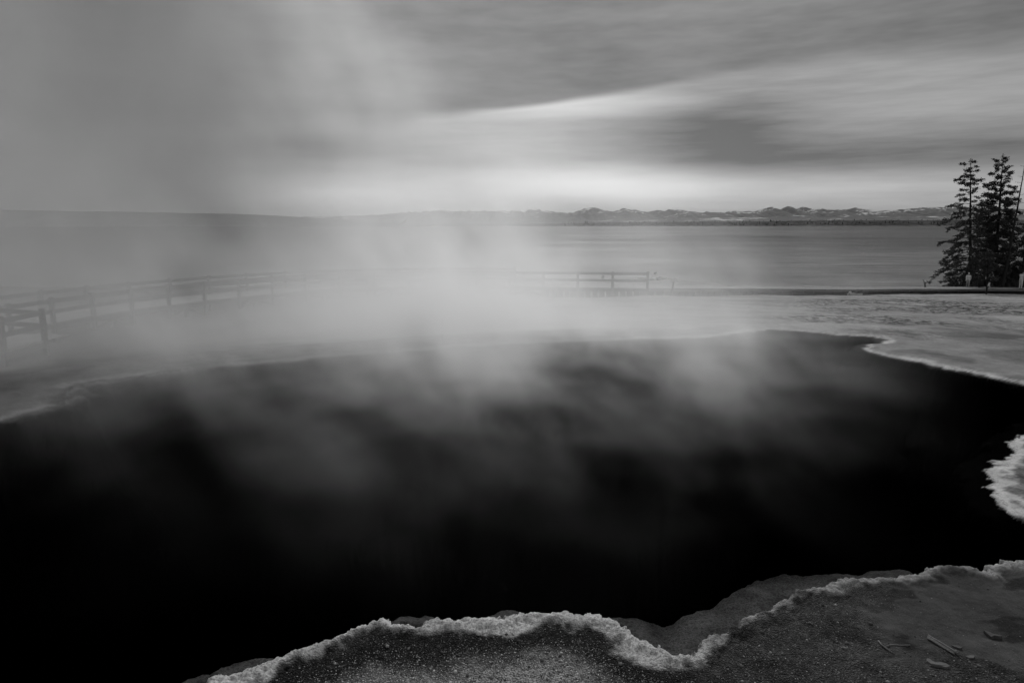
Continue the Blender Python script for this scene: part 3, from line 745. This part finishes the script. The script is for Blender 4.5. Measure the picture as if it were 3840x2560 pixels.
mb = MB(); mb.tube(pts, [.0036, .0033, .003, .0028, .0022], 6); link('side_shoot', mb.me('side_shoot', True), M['drift'], tw)
def chip(pts_px, lift, thick, label, matl, cat='bark chip'):
    pts = [GS(u, v_, lift) for u, v_ in pts_px]; c = sum(pts, Vector()) / len(pts); n_ = len(pts)
    v_ = [p_ - c + Vector((0, 0, random.uniform(-.002, .002))) for p_ in pts] + [p_ - c - Vector((0, 0, thick)) for p_ in pts]
    f_ = [tuple(range(n_ - 1, -1, -1)), tuple(range(n_, 2 * n_))] + [(i, (i + 1) % n_, (i + 1) % n_ + n_, i + n_) for i in range(n_)]
    return setp(link('bark_chip', mesh('bark_chip', v_, f_), matl, None, c), label, cat)
CH = simple('chip_pale', .13, .6, 60, .95, .05, .003); CD = simple('chip_grey', .085, .6, 60, .95, .05, .003)
chip([(3474, 2474), (3484, 2473), (3502, 2486), (3520, 2487), (3545, 2492), (3563, 2503), (3545, 2505), (3528, 2500), (3510, 2498), (3490, 2494), (3474, 2482)], .012, .02, 'pale fibrous strip at the lower edge of the mud', CH)
chip([(3688, 2370), (3704, 2372), (3722, 2382), (3740, 2386), (3757, 2391), (3750, 2394), (3728, 2390), (3716, 2394), (3700, 2380)], .016, .02, 'grey raised bark flake at the far right of the mud', CD)
chip([(3568, 2424), (3585, 2422), (3608, 2432), (3600, 2437), (3580, 2430)], .012, .02, 'small grey bark flake beside the wood sliver', CD)
chip([(3620, 2464), (3640, 2460), (3655, 2462), (3650, 2470), (3632, 2470)], .010, .02, 'small pale bark flake right of the wood sliver', CH)

# loose gravel over the near shore
ico = bmesh.new(); bmesh.ops.create_icosphere(ico, subdivisions=1, radius=1); iv = np.array([v_.co[:] for v_ in ico.verts]); jf = np.array([[q.index for q in f_.verts] for f_ in ico.faces]); ico.free()
near_idx = np.where((py > 3.3) & (py < 5.3) & (px > -2.4) & (px < 4.2) & (sdn > .16) & (rng.random(px.shape) < np.clip(spk * .5 + gr * .12, 0, .5) ))[0]
near_idx = rng.permutation(near_idx)[:16000]
nP = len(near_idx); r = (.0018 + .0032 * rng.random(nP) ** 3) * np.where(rng.random(nP) < .02, 2.4, 1) * np.where(rng.random(nP) < .004, 3.0, 1)
base = np.stack([px[near_idx] + rng.normal(0, .006, nP), py[near_idx] + rng.normal(0, .006, nP), pz[near_idx] + r * .3], 1)
jit = 1 + rng.normal(0, .18, (nP, len(iv), 1))
V = base[:, None, :] + iv[None] * jit * r[:, None, None] * np.array([1.2, 1.2, .8])
FF = (jf[None] + (np.arange(nP) * len(iv))[:, None, None]).reshape(-1, 3)
me = mesh_np('gravel', V.reshape(-1, 3), FF, True)
tone = np.clip(.05 + .55 * rng.random(nP) ** 2 * (.35 + .65 * spk[near_idx]), .02, .55)
attr(me, 'tone', np.repeat(tone, len(iv)))
m = mat('gravel'); M['gravel'] = finish(m, bsdf(atr('tone') * (.7 + noise(worldco(), 300, 2) * .6), .9, .1))
setp(link('gravel', me, M['gravel']), 'loose pale and dark gravel on the near shore', 'gravel', kind='stuff')

# ------------------------------------------------------------------ trees
def tree(name, label, base, top, r0, prof, nbr, seed, tuft=1.0, leaf=True, bark='bark', droop=.35, bare_below=1.0, dens=1.0, cat='pine tree'):
    """prof(f, az) -> branch length at fraction f from the top, az = direction (0 = +x)"""
    rr = random.Random(seed); nr = np.random.default_rng(seed)
    t = empty(name, base); setp(t, label, cat, 'pines on the lake shore')
    H = (Vector(top) - Vector(base)); mb = MB(); n = 14
    bend = Vector((nr.normal(0, .06), nr.normal(0, .06), 0))
    ax = [H * (i / n) + bend * math.sin(i / n * math.pi) + Vector((nr.normal(0, .015), nr.normal(0, .015), 0)) * (i > 0) for i in range(n + 1)]
    mb.tube(ax, [r0 * (1 - i / n) ** .8 * (1.25 if i == 0 else 1) + .012 for i in range(n + 1)], 9)
    def at(f):
        k = min(max((1 - f) * n, 0), n - 1e-6); i = int(k); return ax[i].lerp(ax[i + 1], k - i)
    cents = []
    for b in range(nbr):
        f = .015 + (.93 - .015) * ((b + rr.random()) / nbr) ** .9
        az = b * 2.399 + rr.uniform(-.5, .5); L = prof(f, az) * rr.uniform(.6, 1.25) * .97
        if L < .12: continue
        d = Vector((math.cos(az), math.sin(az), 0)); p0 = at(f); pts = []; m_ = 6
        rise = .35 * (1 - f) * L; dr = droop * (.3 + f) * L * rr.uniform(.6, 1.3)
        side = Vector((-d.y, d.x, 0)) * rr.uniform(-.15, .15) * L
        for i in range(m_ + 1):
            s_ = i / m_; pts.append(p0 + d * L * s_ + Vector((0, 0, rise * s_ - dr * s_ * s_ + .12 * L * max(0, s_ - .7))) + side * s_ * s_)
        rb = max(.012, r0 * .22 * (L / 3) ** .7)
        mb.tube(pts, [rb * (1 - .75 * i / m_) + .004 for i in range(m_ + 1)], 5)
        ntw = max(3, int(L * 5.0))
        for k in range(ntw):
            s_ = .22 + .78 * (k + rr.random()) / ntw; i = min(int(s_ * m_), m_ - 1); q0 = pts[i].lerp(pts[i + 1], s_ * m_ - i)
            tl = (.55 - .25 * s_) * min(L, 1.8) * rr.uniform(.5, 1.1)
            td = (d * .7 + Vector((-d.y, d.x, 0)) * rr.choice((-1, 1)) * rr.uniform(.4, 1.2) + Vector((0, 0, rr.uniform(-.7, .55) - .2 * f))).normalized()
            q1 = q0 + td * tl + Vector((0, 0, -.12 * tl)); mb.tube([q0, (q0 + q1) / 2 + Vector((0, 0, .04 * tl)), q1], [.010, .008, .004], 4)
            if leaf and f < bare_below:
                m2 = max(2, int(tl * 6 * dens) + 1)
                for j in range(m2):
                    w = .25 + .75 * (j + rr.random()) / m2; cents.append(q0.lerp(q1, w))
        if leaf and f < bare_below: cents += [pts[-1], pts[-2].lerp(pts[-1], .5)]
    if leaf: cents += [at(.0), at(.01), at(.02), at(.03)]
    link('trunk', mb.me('trunk', True), M[bark], t)
    if leaf and cents:
        C = np.array([c[:] for c in cents]); per = 11; n_ = len(C) * per
        cc = np.repeat(C, per, 0) + nr.normal(0, .075 * tuft, (n_, 3)) * np.array([1, 1, .8])
        a = nr.normal(0, 1, (n_, 3)); a[:, 2] = a[:, 2] * .6 + .25; a /= np.linalg.norm(a, axis=1, keepdims=True)
        b = np.cross(a, nr.normal(0, 1, (n_, 3))); b /= np.linalg.norm(b, axis=1, keepdims=True)
        la = (.105 * tuft * nr.uniform(.6, 1.3, (n_, 1))); lb = .030 * tuft * nr.uniform(.7, 1.5, (n_, 1))
        V = np.stack([cc - a * la * .3 - b * lb * .4, cc - a * la * .3 + b * lb * .4, cc + a * la + b * lb, cc + a * la - b * lb], 1).reshape(-1, 3)
        me_ = mesh_np('crown', V, np.arange(n_ * 4).reshape(-1, 4), False); link('crown', me_, M['needle'], t)
    return t
def tb(u, v_, d):
    p_ = P(u, v_, d); p_.z = ground_at(p_.x, p_.y) - .15; return p_
def lerp_prof(tab, left=1.0, right=1.0):
    fs, ls = zip(*tab)
    def g(f, az):
        c = math.cos(az); k = left if c < 0 else right
        return float(np.interp(f, fs, ls)) * (1 + (k - 1) * abs(c))
    return g
tree('lodgepole_pine', 'tall open pine with long drooping left branches, leftmost of the tall pines', tb(3642, 1074, 72.5), P(3641, 596, 72.5), .17,
     lerp_prof([(0, .25), (.04, .7), (.08, 1.25), (.13, 1.5), (.17, 1.5), (.2, 1.6), (.235, .9), (.3, 1.1), (.36, 2.0), (.42, 2.1), (.5, 1.9), (.6, 2.1), (.66, 2.6), (.8, 2.6), (.9, 2.1), (1, 1.5)], 1.22, .72), 74, 11, 1.0, True, 'bark', .62, 1.0, 1.0)
tree('lodgepole_pine', 'tallest dense pine with a full narrow crown', tb(3733, 1074, 73.5), P(3761, 584, 73.5), .20,
     lerp_prof([(0, .2), (.04, .6), (.1, .95), (.2, 1.25), (.3, 1.6), (.4, 1.75), (.5, 1.8), (.6, 1.7), (.75, 1.9), (.9, 1.6), (1, 1.0)], 1.15, .95), 92, 12, 1.1, True, 'bark', .42, 1.0, 1.4)
tree('young_pine', 'shorter dense pine between the two tallest pines', tb(3706, 1075, 75), P(3702, 724, 75), .12,
     lerp_prof([(0, .2), (.05, .6), (.2, 1.0), (.4, 1.4), (.7, 1.8), (1, 1.4)], 1.1, 1.0), 66, 13, 1.05, True, 'bark', .30, 1.0, 1.4)
tree('dead_pine', 'thin bare leaning pine snag at the right edge', tb(3757, 1075, 71.5), P(3845, 600, 71.5), .15,
     lerp_prof([(0, .2), (.1, .5), (.2, .6), (.4, .8), (.6, 1.0), (1, .4)], 1.0, 1.0), 46, 14, 1.0, False, 'bark', .25)
tree('bushy_pine', 'bushy low pine cut off by the right edge of the picture', tb(3838, 1075, 75.5), P(3846, 830, 75.5), .12,
     lerp_prof([(0, .3), (.1, .9), (.3, 1.5), (.6, 2.2), (1, 2.4)], 1.0, 1.0), 56, 15, 1.05, True, 'bark', .3, 1.0, 1.3)
tree('pine_sapling', 'small slanting pine at the foot of the open pine', tb(3606, 1075, 72), P(3636, 985, 72), .13,
     lerp_prof([(0, .3), (.2, .7), (.6, 1.1), (1, 1.0)], 1.5, .8), 24, 16, .9, True, 'bark', .5, 1.0, .8)
tree('slim_pine', 'slim dark-crowned pine standing in front of the boardwalk', tb(3701, 1094, 62.5), P(3703, 940, 62.5), .065,
     lerp_prof([(0, .25), (.15, .6), (.4, .8), (.62, .7), (.7, 0), (1, 0)], 1.0, 1.0), 46, 17, 1.0, True, 'bark', .2, .68, 1.6)
tree('weeping_shrub', 'wispy shrub hanging at the lake edge left of the pines', tb(3565, 1075, 73), P(3560, 1022, 73), .03,
     lerp_prof([(0, .3), (.3, .8), (1, 1.1)], 1.0, 1.0), 22, 18, .8, True, 'bark', .6, 1.0, .7, cat='shrub')
tree('undergrowth_shrub', 'low shrub behind the boardwalk between the tree trunks', tb(3790, 1076, 76), P(3790, 1000, 76), .05,
     lerp_prof([(0, .4), (.3, 1.2), (1, 1.6)], 1.0, 1.0), 40, 19, 1.0, True, 'bark', .4, 1.0, .9, cat='shrub')

# ------------------------------------------------------------------ people on the far boardwalk
def person(u, d, height, yaw, pose, mats, label, stoop=0.0):
    """mats: top, legs, hair"""
    q = P(u, 1080, d)
    zz = np.interp(q.x, [p_.x for p_ in lp], [p_.z for p_ in lp]); q.z = float(zz)
    s = height / 1.75
    J = {'pel': (0, 0, .95), 'chest': (0, stoop * .35, 1.30), 'neck': (0, stoop * .75, 1.48), 'hd0': (0, stoop * .95 + .02, 1.58), 'hd1': (0, stoop * 1.05 + .02, 1.70)}
    J.update(pose)
    names = list(J); vs_ = [Vector(J[k]) * s for k in names]; ix = {k: i for i, k in enumerate(names)}
    E = [('pel', 'chest'), ('chest', 'neck'), ('neck', 'hd0'), ('hd0', 'hd1')]
    for sd in 'LR': E += [('pel', 'hip' + sd), ('hip' + sd, 'kn' + sd), ('kn' + sd, 'an' + sd), ('an' + sd, 'toe' + sd), ('chest', 'sh' + sd), ('sh' + sd, 'el' + sd), ('el' + sd, 'wr' + sd), ('wr' + sd, 'fin' + sd)]
    me_ = bpy.data.meshes.new('person'); me_.from_pydata(vs_, [(ix[a], ix[b]) for a, b in E], [])
    tmp = bpy.data.objects.new('tmp', me_); COL.objects.link(tmp)
    sk = tmp.modifiers.new('s', 'SKIN'); su = tmp.modifiers.new('u', 'SUBSURF'); su.levels = 2; su.render_levels = 2
    rad = {'pel': .15, 'chest': .165, 'neck': .06, 'hd0': .085, 'hd1': .095, 'hip': .10, 'kn': .068, 'an': .045, 'toe': .04, 'sh': .075, 'el': .050, 'wr': .036, 'fin': .035}
    for k, i in ix.items():
        r_ = rad.get(k, rad.get(k[:-1], .05)) * s; me_.skin_vertices[0].data[i].radius = (r_ * (1.1 if k in ('chest', 'pel') else 1), r_)
        me_.skin_vertices[0].data[i].use_root = (k == 'pel')
    dg = bpy.context.evaluated_depsgraph_get(); ev = bpy.data.meshes.new_from_object(tmp.evaluated_get(dg))
    bpy.data.objects.remove(tmp)
    for k in ('skin', mats[0], mats[1], 'cloth_dark'): ev.materials.append(M[k])
    for pl_ in ev.polygons:
        c = pl_.center / s; wrist = min((c - Vector(J['fin' + sd])).length for sd in 'LR')
        pl_.material_index = 3 if c.z < .09 else 2 if c.z < .92 else 0 if (c.z > 1.47 + min(0, -stoop * .1) or wrist < .10) else 1
        pl_.use_smooth = True
    ev.name = 'body'
    o = empty('person', q); o.rotation_euler = (0, 0, yaw); setp(o, label, 'person')
    link('body', ev, None, o)
    bm = bmesh.new(); bmesh.ops.create_icosphere(bm, subdivisions=2, radius=1)
    hc = (Vector(J['hd0']) + Vector(J['hd1'])) / 2 * s + Vector((0, -.015, .05)) * s
    for v_ in bm.verts: v_.co = Vector((v_.co.x * .095, v_.co.y * .11, v_.co.z * (.085 if v_.co.z > 0 else .05))) * s + hc
    hm = bpy.data.meshes.new('hair'); bm.to_mesh(hm); bm.free(); link('hair', hm, M[mats[2]], o)
    return o
stand = dict(hipL=(-.10, 0, .90), hipR=(.10, 0, .90), knL=(-.11, .03, .50), knR=(.11, .02, .50), anL=(-.11, 0, .08), anR=(.11, 0, .08), toeL=(-.12, .16, .04), toeR=(.12, .16, .04),
             shL=(-.20, 0, 1.42), shR=(.20, 0, 1.42), elL=(-.27, -.02, 1.12), elR=(.27, -.02, 1.12), wrL=(-.27, .06, .88), wrR=(.27, .06, .88), finL=(-.27, .09, .78), finR=(.27, .09, .78))
walk = dict(stand, knL=(-.10, .20, .52), anL=(-.10, .26, .10), toeL=(-.10, .42, .07), knR=(.10, -.05, .50), anR=(.10, -.30, .12), toeR=(.10, -.18, .04), elL=(-.25, -.16, 1.16), wrL=(-.24, -.14, .92), finL=(-.24, -.12, .82), elR=(.25, .10, 1.14), wrR=(.23, .26, .96), finR=(.23, .30, .88))
phone = dict(stand, shL=(-.20, .05, 1.40), shR=(.20, .05, 1.40), elL=(-.25, .12, 1.12), elR=(.25, .12, 1.12), wrL=(-.08, .36, 1.18), wrR=(.08, .36, 1.18), finL=(-.04, .42, 1.22), finR=(.04, .42, 1.22))
coat = dict(stand, hipL=(-.06, 0, .90), hipR=(.06, 0, .90), anL=(-.07, 0, .08), anR=(.07, 0, .08), toeL=(-.08, .16, .04), toeR=(.08, .16, .04), knL=(-.07, .03, .5), knR=(.07, .03, .5))
person(3628, 66.3, 1.40, R(150), walk, ('cloth_pale', 'cloth_mid', 'hair_pale'), 'small walker in a pale jacket beside the leftmost tall pine')
pd = person(3674, 66.4, 1.76, R(20), coat, ('cloth_mid', 'cloth_dark', 'hair_pale'), 'person in a grey top and long dark skirt on the boardwalk', .1)
mb = MB(); mb.tube([(0, 0, .12), (0, 0, .5), (0, 0, .98), (0, .02, 1.12)], [.27, .24, .19, .16], 14); link('skirt', mb.me('skirt', True), M['cloth_dark'], pd)
person(3706, 66.2, 1.84, R(-70), walk, ('cloth_pale', 'cloth_pale', 'hair_dark'), 'person in pale clothes striding behind the slim pine trunk')
person(3826, 66.0, 1.72, R(-80), phone, ('cloth_pale', 'cloth_pale', 'hair_dark'), 'person in pale clothes looking down at raised hands at the right edge', .18)
